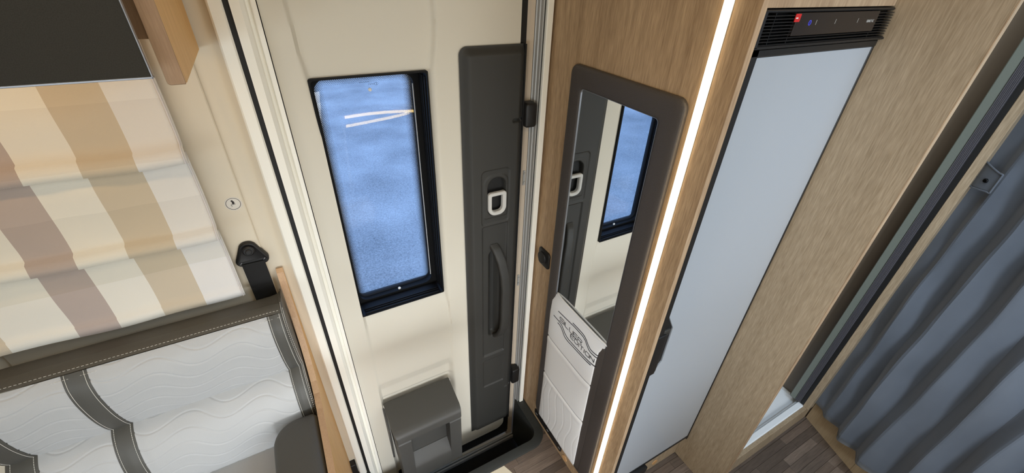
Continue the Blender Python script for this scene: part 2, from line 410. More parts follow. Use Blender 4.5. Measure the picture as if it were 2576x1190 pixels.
# outer skin of the leaf, with the window opening
obj('outer_skin', holed('y', 1.090, 1.105, rr(-.065, .668, -2.04, .21, .01, 4), rr(WX0+.004, WX1-.006, WZ0+.004, WZ1-.006, .01, 4)), black, D)
obj('rubber_seal', join(box(.585, .616, 1.012, 1.045, -1.93, .19), box(.005, .616, 1.014, 1.045, -1.945, -1.845), box(.003, .013, 1.008, 1.045, -1.93, .19)), black, D)
# window in the door
wn = obj('window_frame', join(
    holed('y', 1.0015, 1.090, rr(WX0-.0025, WX1+.0025, WZ0-.0025, WZ1+.0025, .004, 6), rr(WX0+.0015, WX1-.0015, WZ0+.0015, WZ1-.0015, .008, 6)),
    holed('y', 1.060, 1.090, rr(WX0, WX1, WZ0, WZ1, .010, 6), rr(WX0+.010, WX1-.018, WZ0+.010, WZ1-.013, .026, 6))), winb, D, True, 30)
for q_ in (1.012, 1.030, 1.044):
    obj('frame_rib', box(WX1-.0045, WX1-.001, q_, q_+.006, WZ0+.012, WZ1-.012, .0008), winb, wn)
for q_ in (1.006, 1.018, 1.026):
    obj('frame_rib', box(WX0+.012, WX1-.012, q_, q_+.004, WZ0+.001, WZ0+.0045, .0008), winb, wn)
GX0, GX1, GZ0, GZ1 = .0795, .3135, -.9045, -.2355
obj('inner_pane', grid(24, 24, lambda a, b: (GX0-.004+(GX1-GX0+.01)*a, 1.066-.005*.68*math.sin(math.pi*a)*(b-.85), GZ0-.01+(GZ1-GZ0+.016)*b)), pane_mat('inner_window_pane'), wn, True)
obj('outer_pane', grid(24, 40, lambda a, b: (GX0-.004+(GX1-GX0+.01)*a, 1.086+.019*math.sqrt(max(0, 1-a))*.68*(b-.80), GZ0-.01+(GZ1-GZ0+.016)*b)), pane_mat('outer_window_pane', (GX0, GX1, GZ0, GZ1, .028, .022)), wn, True)
obj('pane_edge_highlight', tube([(GX1-.003, 1.062, z) for z in (-.875, -.6, -.4, -.262)], .0012, 6), ring, wn)  # pale strip stands in for the highlight along the pane edge
for (x, z, m_) in ((.2055, -.2690, whitem), (.2040, -.8990, whitem)):
    obj('vent_plug', join(disc('y', 1.068, 1.0645, x, z, .0044, 16, .001), disc('y', 1.068, 1.0635, x, z, .0018, 12, .0005)), m_, wn)
# small approval print at the top rim of the pane
def glyph_lines(name, segs, y, rad, m_, parent):
    return obj(name, join(*[tube([(a[0], y, a[1]), (b[0], y, b[1])], rad, 4) for a, b in segs]), m_, parent)
segs = []
for k in range(9):
    x = .176+.0026*k
    segs += [((x, -.2395), (x, -.2415)), ((x, -.2395), (x+.0014, -.2395 if k % 2 else -.2415))]
for k in range(5):
    x = .196+.0030*k
    segs += [((x, -.2445), (x, -.2475)), ((x, -.2445), (x+.0018, -.2475 if k % 2 else -.2445))]
segs += [((.2125, -.2445), (.2145, -.2445)), ((.2145, -.2445), (.213, -.246)), ((.213, -.246), (.2145, -.246)), ((.2145, -.246), (.2145, -.2475)), ((.2145, -.2475), (.2122, -.2475))]
cir = [(.2132+.0045*math.cos(t*math.pi/8), -.246+.0028*math.sin(t*math.pi/8)) for t in range(17)]
segs += list(zip(cir, cir[1:]))
segs = [((a*1.044, b*1.044), (c*1.044, d*1.044)) for (a, b), (c, d) in segs]
glyph_lines('approval_print', segs, 1.0672, .00024, inkm, wn)

# charcoal lock panel
PX0, PX1, PZ0, PZ1 = .411, .592, -1.776, -.172
def pdep(x, z):
    e = sm(0, .026, x-PX0)*sm(0, .024, PZ1-z)*sm(0, .020, z-PZ0)*(1-.5*sm(.575, .592, x))
    h = .004+.016*e
    def inside(a0, a1, b0, b1, w=.004, R=.008, Rt=None):
        if x < a0 or x > a1 or z < b0 or z > b1: return 0.
        q = Rt if (Rt and z > (b0+b1)/2) else R
        dx = abs(x-(a0+a1)/2)-(a1-a0)/2+q; dz = abs(z-(b0+b1)/2)-(b1-b0)/2+q
        sd = math.hypot(max(dx, 0), max(dz, 0))+min(max(dx, dz), 0)-q
        return sm(0, w, -sd)
    h -= .0035*inside(.461, .556, -.684, -.500, .003, .010, .016)            # lock surround
    h += .0028*inside(.470, .552, -.664, -.518, .003, .008, .028)
    h -= .034*inside(.4815, .5455, -.654, -.527, .006, .024, .0315)
    h -= .006*inside(.462, .557, -1.292, -.688, .006)      # long recess
    h -= .004*inside(.462, .558, -1.478, -1.314, .006)
    h -= .022*inside(.486, .530, -1.195, -.79, .018, .020)        # finger hollow behind the grip
    h -= .010*inside(.557, .593, -.371, -.360, .002)
    h -= .010*inside(.557, .593, -1.531, -1.522, .002)
    return h
lp = thing('lock_panel', (.5, 1.0, PZ0), None, None); lp.parent = D; lp.location = Vector((.5, 1.0, PZ0))-WL[D]
def lpf(a, b):
    x = PX0+(PX1-PX0)*a; z = PZ0+(PZ1-PZ0)*b
    if a < .12 and b > .98:     # rounded top left corner
        R = .02; cx, cz = PX0+R, PZ1-R
        if x < cx and z > cz:
            q = math.hypot(x-cx, z-cz)
            if q > R: x, z = cx+(x-cx)*R/q, cz+(z-cz)*R/q
    return (x, 1.0-pdep(x, z), z)
COL.objects.unlink(lp); bpy.data.objects.remove(lp)
g0 = grid(96, 640, lpf)
lp = obj('lock_panel', g0, anth, D, True)
skirt = [(PX0, PZ1-.02), (PX0, PZ0+.012), (PX0+.012, PZ0), (PX1, PZ0), (PX1, PZ1)]
obj('panel_edge', join(box(PX1-.001, PX1+.003, .984, 1.012, PZ0, PZ1), box(PX0+.006, PX1, .997, 1.001, PZ0-.002, PZ0+.004)), black, lp)
obj('latch_cup_shade', prism('y', 1.0, 1.002, rr(.480, .547, -.656, -.525, (.032, .032, .025, .025), 8)), black, lp)  # black plate stands in for the shade inside the latch cavity
# D shaped pull
def dring(i):
    return rr(.483+i, .5445-i, -.6535+i, -.575-i, (.010, .010, .026, .026) if not i else (max(.010-i, .003),)*2+(max(.026-i, .012),)*2, 6)
obj('latch_pull', loft([on('y', .986, dring(0)), on('y', .978, dring(.0)), on('y', .9755, dring(.002)), on('y', .9755, dring(.0095)), on('y', .979, dring(.0125)), on('y', .990, dring(.0125))], ring_=True), ring, lp, True, 35)
tag(lp.children[-1], 'light grey latch pull')
gp = [(.507, .990, -.772), (.512, .975, -.785), (.522, .958, -.825), (.531, .949, -.88), (.535, .946, -.94), (.535, .946, -1.08), (.533, .950, -1.13), (.528, .962, -1.165), (.524, .982, -1.19), (.522, .992, -1.195)]
sec = []
for k in range(len(gp)-1):
    for q in range(4):
        a, b = Vector(gp[k]), Vector(gp[k+1]); sec.append(a+(b-a)*q/4)
sec.append(Vector(gp[-1]))
loops = []
for i, p in enumerate(sec):
    t = (sec[min(i+1, len(sec)-1)]-sec[max(i-1, 0)]).normalized(); s = Vector((1, 0, 0)); nrm = t.cross(s).normalized(); w = .0155+.0015*math.sin(i/len(sec)*math.pi)
    loops.append([tuple(p+s*a+nrm*b) for a, b in rr(-w, w, -.009, .009, .007, 4)])
obj('grip_handle', loft(loops), anth, lp, True, 50)
for zc, dz, in ((-.354, .034), (-1.478, .042)):
    hb = obj('hinge', rbox('y', 1.0, .968, .594, .630, zc-dz, zc+dz, .008, .006), blackp, D, True, 40)
# waste bin on the door
BN = thing('waste_bin', (.2, .95, -1.715), 'charcoal plastic waste bin hanging low on the cream entrance door', 'bin')
bn = obj('bin_body', loft([on('z', z, rr(x0, x1, y0, 1.0, (.002, .002, .014, .014), 5)) for z, x0, x1, y0 in
     ((-1.715, .088, .306, .915), (-1.70, .083, .311, .91), (-1.55, .079, .316, .908), (-1.40, .077, .318, .905), (-1.372, .077, .318, .905))]), binm, BN, True, 40)
WLb = bn
def pad(x0, x1, z0, z1, y1, b=.006): return rbox('y', .90, y1, x0, x1, z0, z1, .006, b)
def wedge_pad(x0, x1, slope):      # shoulder block with a sloping top
    z1 = -1.405; z0 = -1.70
    L = []
    for z, y in ((z1+.004, .885), (z1-.004, .866), (z1-.012, .860), (z0+.01, .872), (z0, .88)):
        L.append([(x0, .92, z), (x1, .92, z), (x1-.002, y, z), (x0+.002, y, z)])
    return loft(L)
obj('bin_front', join(wedge_pad(.079, .128, 0), wedge_pad(.268, .3165, 0),
    loft([[(.126, .92, z), (.270, .92, z), (.270, y, z), (.126, y, z)] for z, y in ((-1.565, .906), (-1.583, .888), (-1.604, .871), (-1.616, .867), (-1.70, .874))])), binm, BN, True, 35)
lid = loft([[(x0, y, zt), (x1, y, zt), (x1, y, zb), (x0, y, zb)] for y, x0, x1, zt, zb in
     ((1.0, .072, .322, -1.345, -1.372), (.99, .072, .322, -1.342, -1.375), (.885, .074, .320, -1.358, -1.39), (.868, .076, .318, -1.363, -1.398), (.860, .078, .316, -1.370, -1.403), (.858, .080, .314, -1.378, -1.405))])
obj('bin_lid', lid, binm, BN, True, 35)
for x in (.070, .323): obj('hinge_pin', tube([(x, .99, -1.35), (x+.002, .99, -1.35)], .006, 10), ring, BN)
obj('side_cheek', loft([[(x, .998, z0) for x, z0 in ()] or [(.066, 1.0, -1.37), (.066, .93, -1.42), (.066, .975, -1.66), (.066, 1.0, -1.70)], [(.071, 1.0, -1.37), (.071, .93, -1.42), (.071, .975, -1.66), (.071, 1.0, -1.70)]]), binm, BN)

# ------------------------------------------------------------------ door frame
fr = tag(thing('trim_1', (.31, 1.0, -1.97), None, None), kind='structure')
def extr(P, z0, z1): return loft([[(x, y, z0) for x, y in P], [(x, y, z1) for x, y in P]])
ZB, ZT = -1.972, .20
pl_ = extr([(-.068, 1.0), (-.066, .977), (-.063, .974), (-.0445, .974), (-.0415, .977), (-.0415, 1.0)], ZB, ZT)
obj('outer_profile', pl_, white, fr); obj('black_seal', extr([(-.0415, 1.0), (-.0415, .980), (-.0315, .980), (-.0315, 1.0)], ZB, ZT), black, fr)
obj('inner_profile', extr([(-.0315, 1.0), (-.0315, .974), (-.0155, .974), (-.0085, .981), (-.006, .990), (.001, .993), (.002, .986), (.0035, .985), (.011, .985), (.0115, 1.02), (-.0315, 1.02)], ZB, ZT), white, fr, False)
obj('inner_profile', extr([(.640, 1.0), (.6405, .970), (.642, .968), (.657, .968), (.6585, .970), (.6585, 1.0)], ZB, ZT), white, fr)
obj('alu_jamb', extr([(.6265, 1.04), (.6265, 1.001), (.6290, .999), (.6300, .990), (.6325, .988), (.6330, .978), (.6350, .975), (.6365, .980), (.6365, 1.04)], ZB, ZT), alu, fr)
obj('black_seal', extr([(.6365, 1.0), (.6365, .978), (.640, .978), (.640, 1.0)], ZB, ZT), black, fr)
obj('rubber_jamb', extr([(.603, 1.03), (.606, 1.014), (.615, 1.006), (.625, 1.002), (.6265, 1.03)], ZB, ZT), mat('beige_rubber', (196, 180, 160), .6), fr)
obj('sill', join(box(-.04, .640, .984, .992, -1.975, -1.955, .001), box(-.04, .640, .996, 1.005, -1.975, -1.953, .001)), alu, fr)
obj('sill_seal', box(-.04, .640, .992, .996, -1.975, -1.96), black, fr)
for z in (-.545, -.575, -.96, -.985):
    obj('screw', disc('y', 1.006, .9995, .6195, z, .0035, 12), alu, fr)
for z0 in (-.560, -.9725):
    obj('striker_plate', box(.6155, .6235, 1.0025, 1.010, z0-.025, z0+.025), alu, fr)
# step well
sw = thing('entry_step', (.3, .88, -1.985), 'sunken black entry step with carpet mat and grey rim inside the door', 'step')
fo = rr(-.048, .666, .752, 1.000, (.001, .001, .08, .08), 10); fi = rr(-.03, .629, .790, .996, (.001, .001, .045, .045), 10); fo = fo[11:]+fo[:1]; fi = fi[11:]+fi[:1]
obj('rim', loft([on('z', FZ, fo), on('z', FZ+.003, fo), on('z', FZ+.005, [(a+(c-a)*.1, b+(d-b)*.1) for (a, b), (c, d) in zip(fo, fi)]), on('z', FZ+.004, fi), on('z', -1.975, [(.3+(a-.3)*.99, .9+(b-.9)*.985) for a, b in fi])], False, False, False), stepr, sw, True, 30)
obj('well_mat', box(-.045, .664, .77, 1.003, -1.99, -1.977), stepm, sw)

# ------------------------------------------------------------------ mirror cabinet wall
MX = .667
mp_ = thing('oak_wardrobe', (.675, .7, FZ), 'tall oak wardrobe side carrying the mirror beside the door', 'wardrobe')
obj('board', box(MX, MX+.013, .4345, .998, FZ, .278, .0008), oak, mp_)
obj('edge_band', box(MX-.0003, MX+.0135, .433, .4346, FZ, .278), oakedge, mp_)
obj('screw_cap', disc('x', MX, MX-.002, .652, -1.656, .014, 24), capm, mp_); tag(mp_.children[-1], 'honey coloured round screw cap')
vt = obj('vent_slot', bprism('x', MX, MX-.0035, lambda i: rr(.678+i, .879-i, -1.657+i, -1.616-i, .012, 6), .002), blackp, mp_, True, 40)
for yv in (.69, .775, .862): obj('vent_clip', box(MX-.0045, MX-.0034, yv-.006, yv+.006, -1.640, -1.637), alu, vt)
lt = thing('led_light_strip', (MX, .487, FZ), 'glowing warm white vertical light strip on the oak cabinet edge', 'lamp')
obj('led_diffuser', rbox('x', MX, MX-.0035, .4818, .4985, FZ+.01, .277, .002, .0015), led, lt)
obj('led_channel', join(box(MX-.0008, MX, .4806, .4818, FZ+.01, .277), box(MX-.0008, MX, .4985, .4997, FZ+.01, .277)), silver, lt)
# latch button
bt = thing('wall_latch', (.66, .918, -.865), 'black rounded square push latch on oak panel left of mirror', 'latch')
obj('plate', rbox('x', MX, MX-.006, .886, .950, -.862, -.797, .012, .003), blackp, bt, True, 40)
obj('knob', disc('x', MX-.005, MX-.010, .926, -.831, .023, 28, .002), blackp, bt, True, 40)
# mirror with padded frame and pocket
mi = thing('padded_mirror', (.66, .69, -1.6), 'tall mirror in charcoal padded leather frame on oak panel', 'mirror')
def ob(i): return rr(.512+i, .870-i, -1.600+i, -.199-i, (.022, .022, .05, .03), 8)
def ib(o_): return rr(.566-o_, .822+o_, -1.58-o_, -.2495+o_, .010+o_, 8)
mo = obj('leather_frame', loft([on('x', MX, ob(0)), on('x', MX-.0065, ob(0)), on('x', MX-.0090, ob(.0010)), on('x', MX-.0110, ob(.004)), on('x', MX-.0124, ob(.010)), on('x', MX-.0132, ob(.017)), on('x', MX-.0130, ib(.008)), on('x', MX-.012, ib(.002)), on('x', MX-.010, ib(0)), on('x', MX-.002, ib(0))], False, False), leaf_, mi, True, 50)
obj('mirror_glass', prism('x', MX-.001, MX-.0085, rr(.560, .828, -1.45, -.244, .01, 6)), mirrorm, mi)
obj('glass_rim', loft([on('x', MX-.0085, ib(0)), on('x', MX-.0110, ib(0)), on('x', MX-.0110, ib(-.0011)), on('x', MX-.0085, ib(-.0011))], ring_=True), silver, mi)
obj('pocket_backing', rbox('x', MX-.002, MX-.0122, .555, .835, -1.592, -.925, .02, .002), leaf_, mi, True, 40)
# pocket
PT, PB = -.904, -1.592
def pk(a, b):
    z = PB+(PT-PB)*b
    yl = lerp([(-1.6, .838), (-1.34, .836), (-1.0, .840), (-.945, .836), (-.915, .824), (-.903, .815)], z)
    yr = lerp([(-1.6, .585), (-1.35, .588), (-1.0, .588), (-.955, .584), (-.925, .571), (-.912, .562), (-.905, .555)], z)
    y_ = yr+(yl-yr)*a
    h = .0135+.006*(1-abs(2*a-1)**6)*min(1, (z-PB)/.02+.1)
    for s in (-1.115, -1.312):
        h -= .0035*math.exp(-((z-s)/.004)**2); h += .0015*math.exp(-((z-s+.014)/.010)**2)
    if z < -1.325:      # wavy quilting in the lowest field
        for k in range(7):
            yc = .60+.042*k; q = y_-(yc+.010*math.sin((z+1.3)*26+k))
            h -= .0007*math.exp(-(q/.0028)**2)
    h -= .0045*sm(.93, 1, b)
    e = max(0, min(a, 1-a))
    if e < .016: h = .0095+(h-.0095)*math.sqrt(e/.016)
    return (MX-h, y_, z)
pkt = obj('mirror_pocket', grid(120, 300, pk), pocw, mi, True); tag(pkt, 'white quilted leather pocket with dark embroidery')
edgeL = [Vector(pk(1, k/60))+Vector((.002, .001, 0)) for k in range(61)]; edgeR = [Vector(pk(0, k/60))+Vector((.002, -.001, 0)) for k in range(61)]
obj('piping', join(tube(edgeL, .0028, 8), tube(edgeR, .0028, 8)), leaf_, pkt, True); tag(pkt.children[-1], 'charcoal piping')
lipp = [Vector(pk(k/40, 1))+Vector((.001, 0, .001)) for k in range(41)]
obj('pocket_lip', join(tube(lipp, .0032, 8), loft([[tuple(p+Vector((.001, 0, 0))) for p in lipp], [tuple(p+Vector((.004, 0, -.05))) for p in lipp]], False, False, False)), pocw, pkt, True)
for q_ in (-1.115, -1.312):
    obj('seam', tube([Vector(pk(k/30, (q_-PB)/(PT-PB)))-Vector((.0002, 0, 0)) for k in range(31)], .0006, 5), threadk, pkt)
def onp(y_, z):
    a = (y_-.582)/(.838-.582); p = pk(a, (z-PB)/(PT-PB)); return (p[0]-.0004, y_, z)
def strokes(name, polys, rad):
    gs = []
    for P in polys:
        rs = resample([(0, a, b) for a, b in P], .004)
        gs.append(tube([onp(q.y, q.z) for q in rs], rad, 5))
    return obj(name, join(*gs), threadk, pkt)
def sway(P): return P
strokes('embroidered_line', [[(.786, -.955), (.735, -.950), (.697, -.947), (.665, -.947), (.652, -.948), (.641, -.953), (.630, -.965), (.620, -.974), (.610, -.977), (.576, -.978)]], .0014)
strokes('embroidered_line', [[(.709, -.940), (.680, -.939), (.660, -.939), (.648, -.941), (.637, -.947), (.626, -.958), (.616, -.965), (.606, -.967), (.577, -.967)]], .0014)
strokes('embroidered_line', [[(.809, -.993), (.779, -.992), (.766, -.993), (.757, -.997), (.746, -1.006), (.737, -1.014), (.726, -1.019), (.712, -1.021), (.683, -1.020), (.584, -1.016)]], .0014)
strokes('embroidered_line', [[(.782, -1.004), (.770, -1.004), (.760, -1.008), (.750, -1.016), (.741, -1.026), (.732, -1.030), (.718, -1.032), (.694, -1.030), (.602, -1.025)]], .0014)
def letter(ch, yl, yr, zt, zb):
    w = yr-yl; h = zt-zb; c = .25
    P = {'S': [[(1, .92), (.9, 1), (.15, 1), (0, .86), (0, .62), (.12, .5), (.88, .5), (1, .38), (1, .14), (.85, 0), (0, 0)]],
         'I': [[(.5, 0), (.5, 1)]], 'L': [[(0, 1), (0, .15), (.12, 0), (1, 0)]],
         'U': [[(0, 1), (0, .2), (.15, 0), (.85, 0), (1, .2), (1, 1)]],
         'E': [[(1, 1), (.15, 1), (0, .85), (0, .15), (.15, 0), (1, 0)], [(.0, .5), (.95, .5)]],
         'R': [[(0, 0), (0, 1), (.85, 1), (1, .85), (1, .6), (.85, .45), (.1, .45)], [(.6, .45), (1, 0)]],
         'D': [[(0, 1), (.75, 1), (1, .75), (1, .25), (.75, 0), (0, 0), (0, 1)]],
         'T': [[(0, 1), (1, 1)], [(.5, 1), (.5, 0)]],
         'O': [[(.15, 1), (.85, 1), (1, .8), (1, .2), (.85, 0), (.15, 0), (0, .2), (0, .8), (.15, 1)]],
         'N': [[(0, 0), (0, 1), (1, 0), (1, 1)]], 'C': [[(1, .9), (.85, 1), (.15, 1), (0, .8), (0, .2), (.15, 0), (.85, 0), (1, .1)]],
         'M': [[(0, 0), (0, 1), (.5, .3), (1, 1), (1, 0)]]}[ch]
    return [[(yl+w*a, zb+h*b) for a, b in q] for q in P]
let = []
for ch, a, b in (('S', .774, .751), ('I', .749, .745), ('L', .743, .726), ('U', .719, .701), ('E', .697, .678), ('R', .674, .654)): let += letter(ch, a, b, -.968, -.985)
for ch, a, b in (('E', .710, .693), ('D', .688, .670), ('I', .667, .663), ('T', .660, .643), ('I', .640, .636), ('O', .632, .614), ('N', .610, .593)): let += letter(ch, a, b, -.989, -1.0045)
strokes('embroidered_lettering', let, .00100)

# ------------------------------------------------------------------ fridge
fd = thing('fridge', (.89, .45, -1.545), 'slim white fridge in black frame built into oak cabinet', 'fridge')
FY = .445
dp = [(.713, -.1185), (.713, -.708), (.746, -.764), (.748, -.893), (.713, -.945), (.713, -1.520), (1.091, -1.520), (1.091, -.1185)]
obj('door_panel', bprism('y', FY+.03, FY, lambda i: [(x+(i if x < .9 else -i), z+(-i if z > -.2 else (i if z < -1.4 else 0))) for x, z in dp], .001, 2), fridgew, fd)
fb = obj('door_frame_edge', join(box(.681, .713, FY-.003, FY+.06, -1.545, -.1045, .002), box(.681, 1.097, FY-.003, FY+.06, -.118, -.1045, .002), box(1.0915, 1.0985, FY-.001, FY+.06, -1.545, -.1045, .001), box(.681, 1.097, FY-.001, FY+.06, -1.533, -1.521, .001)), blackp, fd); fb.name = 'black_door_frame'
obj('handle_recess', prism('y', FY+.004, FY+.03, [(.713, -.70), (.75, -.75), (.752, -.90), (.713, -.955)]), blackp, fd)
obj('door_handle', join(rbox('y', FY+.006, FY-.006, .684, .724, -.925, -.772, .004, .003), rbox('y', FY+.006, FY-.001, .724, .733, -.925, -.785, .002, .001)), blackp, fd, True, 40)
obj('handle_latch', join(rbox('y', FY+.005, FY-.001, .716, .738, -.781, -.762, .003, .002), tube([(.722, FY-.003, -.779), (.731, FY-.002, -.775), (.736, FY-.001, -.779)], .001, 6)), anth, fd, True, 40)
obj('hinge_foot', loft([on('y', FY-.012, rr(.80, .872, -1.573, -1.534, (.004, .004, .016, .016), 5)), on('y', FY+.02, rr(.80, .872, -1.573, -1.534, (.004, .004, .016, .016), 5))]), blackp, fd, True, 40)
gr = obj('control_fascia', join(box(.681, .6925, FY-.010, FY+.06, -.1035, -.0475, .002), box(.681, 1.099, FY-.006, FY+.06, -.0520, -.0475, .0015), box(.681, 1.099, FY+.006, FY+.06, -.1035, -.0475), box(.681, 1.099, FY-.010, FY+.02, -.1035, -.0995, .001)), blackp, fd)
gx = [(.6925, .7725, 0), (1.0395, 1.0985, 0)]
for k in range(10):
    z = -.0555-.0047*k
    spans = [(.6925, 1.0985)] if z < -.0875 else [(.6925, .7735), (1.0385, 1.0985)]
    for a, b in spans:
        obj('grille_slat', box(a, b, FY-.0075, FY+.006, z-.0012, z, .0003), blackp, gr)
for x in (.722, .7735, 1.039): obj('grille_rib', box(x-.0008, x+.0008, FY-.004, FY+.006, -.0995, -.052), blackp, gr)
cp = obj('control_panel', rbox('y', FY+.004, FY-.0085, .774, 1.0385, -.0868, -.0525, .001, .001), mat('gloss_black_panel', (36, 30, 28), .3), gr)
obj('emblem', rbox('y', FY-.008, FY-.0095, .768, .782, -.0655, -.0535, .001, .0005), redm, cp); tag(cp.children[-1], 'red square emblem with white mark')
obj('emblem_mark', box(.7685, .7745, FY-.0100, FY-.0094, -.0605, -.0588), whitem, cp)
obj('power_ring', loft([on('y', FY-.0086, [(.8155+q*math.cos(t*math.pi/10), -.0675+q*math.sin(t*math.pi/10)) for t in range(20)]) for q in (.0042, .0030)], False, False), bluem, cp); tag(cp.children[-1], 'glowing blue power ring')
obj('power_glow', disc('y', FY-.0083, FY-.0086, .8155, -.0675, .0030, 16, .0002), mat('dim_blue_lens', (18, 18, 70), .4, emit=(.03, .03, .6), estr=.25), cp)
for x in (.834, .894, .969): obj('panel_tick', box(x-.0004, x+.0004, FY-.0089, FY-.0084, -.071, -.0635), greyp, cp)
tx = []
for i, ch in enumerate('DOMETIC'):
    for q in letter(ch, 1.0025+.0037*i, 1.0025+.0037*i+.0026, -.0668, -.0708): tx.append(tube([(a, FY-.0088, b) for a, b in q], .00038, 4))
obj('panel_lettering', join(*tx), greyp, cp)
pt = thing('fridge_plinth', (.89, .47, FZ), 'low oak plinth board below the white fridge door', 'plinth')
obj('board', box(.680, 1.099, .466, .478, FZ, -1.546), oakw, pt); obj('screw_cap', disc('y', .466, .464, .975, -1.648, .014, 24), capm, pt); tag(pt.children[-1], 'honey coloured round screw cap')
tag(obj('cabinet_fascia', box(.680, 1.099, .443, .458, -.0455, .278, .0008), oakedge), 'pale oak fascia board above the fridge controls', 'panel')
wp = thing('partition_panel', (1.107, .37, FZ), 'wide oak partition panel between fridge and shower', 'panel')
obj('board', box(1.100, 1.114, .2765, .998, FZ, .278, .0008), oakw, wp); obj('edge_band', box(1.0997, 1.1143, .275, .2768, FZ, .278), oakedge, wp)

# ------------------------------------------------------------------ shower
sh = thing('shower_cubicle', (1.43, .65, FZ), 'shower cubicle with white tray and oak sill behind the partition', 'shower')
obj('sill', box(1.1145, 1.757, .303, .318, FZ, -1.585, .001), oakw, sh)
ty = obj('tray', join(box(1.1145, 1.745, .318, .97, -1.63, -1.61), box(1.1145, 1.745, .318, .345, -1.63, -1.583, .004), box(1.1145, 1.745, .345, .352, -1.63, -1.592, .003)), tray, sh)
obj('side_wall', box(1.742, 1.752, .382, .998, -1.63, .278), taupe, sh)
obj('back_wall', box(1.1145, 1.745, .985, .998, -1.63, .278), taupe, sh)
obj('wall_seal', tube([(1.738, y_, -1.606) for y_ in (.39, .6, .97)], .006, 8), ring, sh)
dd = obj('folding_door', box(1.700, 1.745, .356, .380, -1.58, .27, .002), glassedge, sh)
for k in range(6): obj('pleat', box(1.699-.001*(k % 2), 1.740, .3355+.0034*k, .3355+.0034*k+.0026, -1.575, .27), stripe, dd)
obj('door_gap_strip', box(1.705, 1.745, .321, .3352, -1.58, .27), black, sh)  # black strip filling the gap between post and folding door
tag(obj('oak_post', box(1.704, 1.742, .297, .3205, -1.585, .278, .001), oakw), 'narrow oak post between shower door and grey curtain', 'post')

# ------------------------------------------------------------------ bed front and curtain
A = Vector((1.757, .300)); dirv = (Vector((1.678, .073))-Vector((1.755, .303))).normalized(); nr = Vector((dirv.y, -dirv.x))   # nr points into the room
if nr.x > 0: nr = -nr
bf = thing('raised_bed', (1.66, .0, FZ), 'oak front boards of the raised bed under the grey curtain', 'bed')
def slab(s0, s1, d0, d1, z0, z1):
    P = [A+dirv*s0+nr*d0, A+dirv*s1+nr*d0, A+dirv*s1+nr*d1, A+dirv*s0+nr*d1]
    return loft([[(p.x, p.y, z0) for p in P], [(p.x, p.y, z1) for p in P]])
obj('front_board', slab(.0, .2365, -.030, -.004, FZ, -1.50), bedw, bf); obj('front_board', slab(.2375, 1.35, -.030, -.003, FZ, -1.50), bedw, bf)
ct = thing('bed_curtain', (1.64, -.1, -1.56), 'pleated blue grey curtain hanging across the bed alcove', 'curtain')
# pleat section measured along the rail: (distance along, outward offset)
sec = [(-.012, .018), (.030, .022), (.047, .024), (.051, .027), (.067, .042), (.073, .043), (.117, .023), (.126, .021), (.130, .024), (.161, .060), (.169, .062), (.214, .034), (.224, .030), (.229, .033), (.261, .065), (.268, .067)]
s0 = .266
while s0 < 1.5:
    w = .098+random.uniform(-.012, .014)
    k_ = random.uniform(-.005, .005); sec += [(s0+w*.05, .066), (s0+w*.50, .032+k_), (s0+w*.57, .028+k_), (s0+w*.61, .030+k_), (s0+w*.94, .064), (s0+w, .067)]; s0 += w
# densify
pts = []
for (a, b), (c, d) in zip(sec, sec[1:]):
    for k in range(4): pts.append((a+(c-a)*k/4, b+(d-b)*k/4))
pts.append(sec[-1])
# soften corners
for _ in range(0): pts = [pts[0]]+[((p[0]+2*q[0]+r_[0])/4, (p[1]+2*q[1]+r_[1])/4) for p, q, r_ in zip(pts, pts[1:], pts[2:])]+[pts[-1]]
NZ = 60; V = []; Fc = []
CB, CT_ = -1.557, .27
for j in range(NZ+1):
    z = CB+(CT_-CB)*j/NZ
    for k, (s_, d_) in enumerate(pts):
        cinch = math.exp(-((z+.455)/.10)**2)*math.exp(-((s_-.02)/.05)**2)
        wob = .005*math.sin(z*6+s_*19)+.0032*math.sin(z*15+s_*41)+.0014*math.sin(z*31-s_*57)
        d2 = d_*(1-.25*cinch)+wob*min(1, max(0, s_)/.08+.15)
        P = A+dirv*(s_+.003*math.sin(z*5+s_*23)*min(1, max(0, s_)*20))+nr*(d2-.003)
        V.append((P.x, P.y, z+(.004*math.sin(s_*60) if j == 0 else 0)))
n = len(pts)
for j in range(NZ):
    for i in range(n-1): Fc.append([j*n+i, j*n+i+1, (j+1)*n+i+1, (j+1)*n+i])
cl = obj('curtain_cloth', (V, Fc), curt, ct, True, 32)
md = cl.modifiers.new('thickness', 'SOLIDIFY'); md.thickness = .0015
# tie-back tab with snap button
def tb(a, b):
    s_ = -.012+.086*a; zt = lerp([(-.012, -.418), (.064, -.436)], s_); zb = lerp([(-.012, -.488), (.02, -.500), (.064, -.492)], s_)
    z = zb+(zt-zb)*b; d_ = .020+.034*a+.006*math.sin(a*math.pi)
    P = A+dirv*s_+nr*d_; return (P.x, P.y, z)
tt = obj('tie_tab', grid(16, 12, tb), curt, ct, True); tt.modifiers.new('thickness', 'SOLIDIFY').thickness = .002
obj('tab_hem', join(tube([Vector(tb(k/16, 1))+Vector((-.0015, 0, 0)) for k in range(17)], .0022, 6), tube([Vector(tb(k/16, 0))+Vector((-.0015, 0, 0)) for k in range(17)], .0022, 6), tube([Vector(tb(1, k/12))+Vector((-.0015, 0, 0)) for k in range(13)], .0022, 6)), curt, tt, True)
pB = Vector(tb(.68, .44)); nb = Vector((nr.x, nr.y, 0))
obj('snap_button', tube([pB, pB+nb*.003, pB+nb*.0045, pB+nb*.005], [.0062, .0062, .0045, .001], 14), mat('black_metal', (30, 30, 32), .25, .8), tt, True, 50)
cr = tag(obj('curtain_rail', slab(-.01, 1.5, -.004, .008, .262, .279), alu), 'slim rail on the ceiling carrying the grey curtain', 'rail')

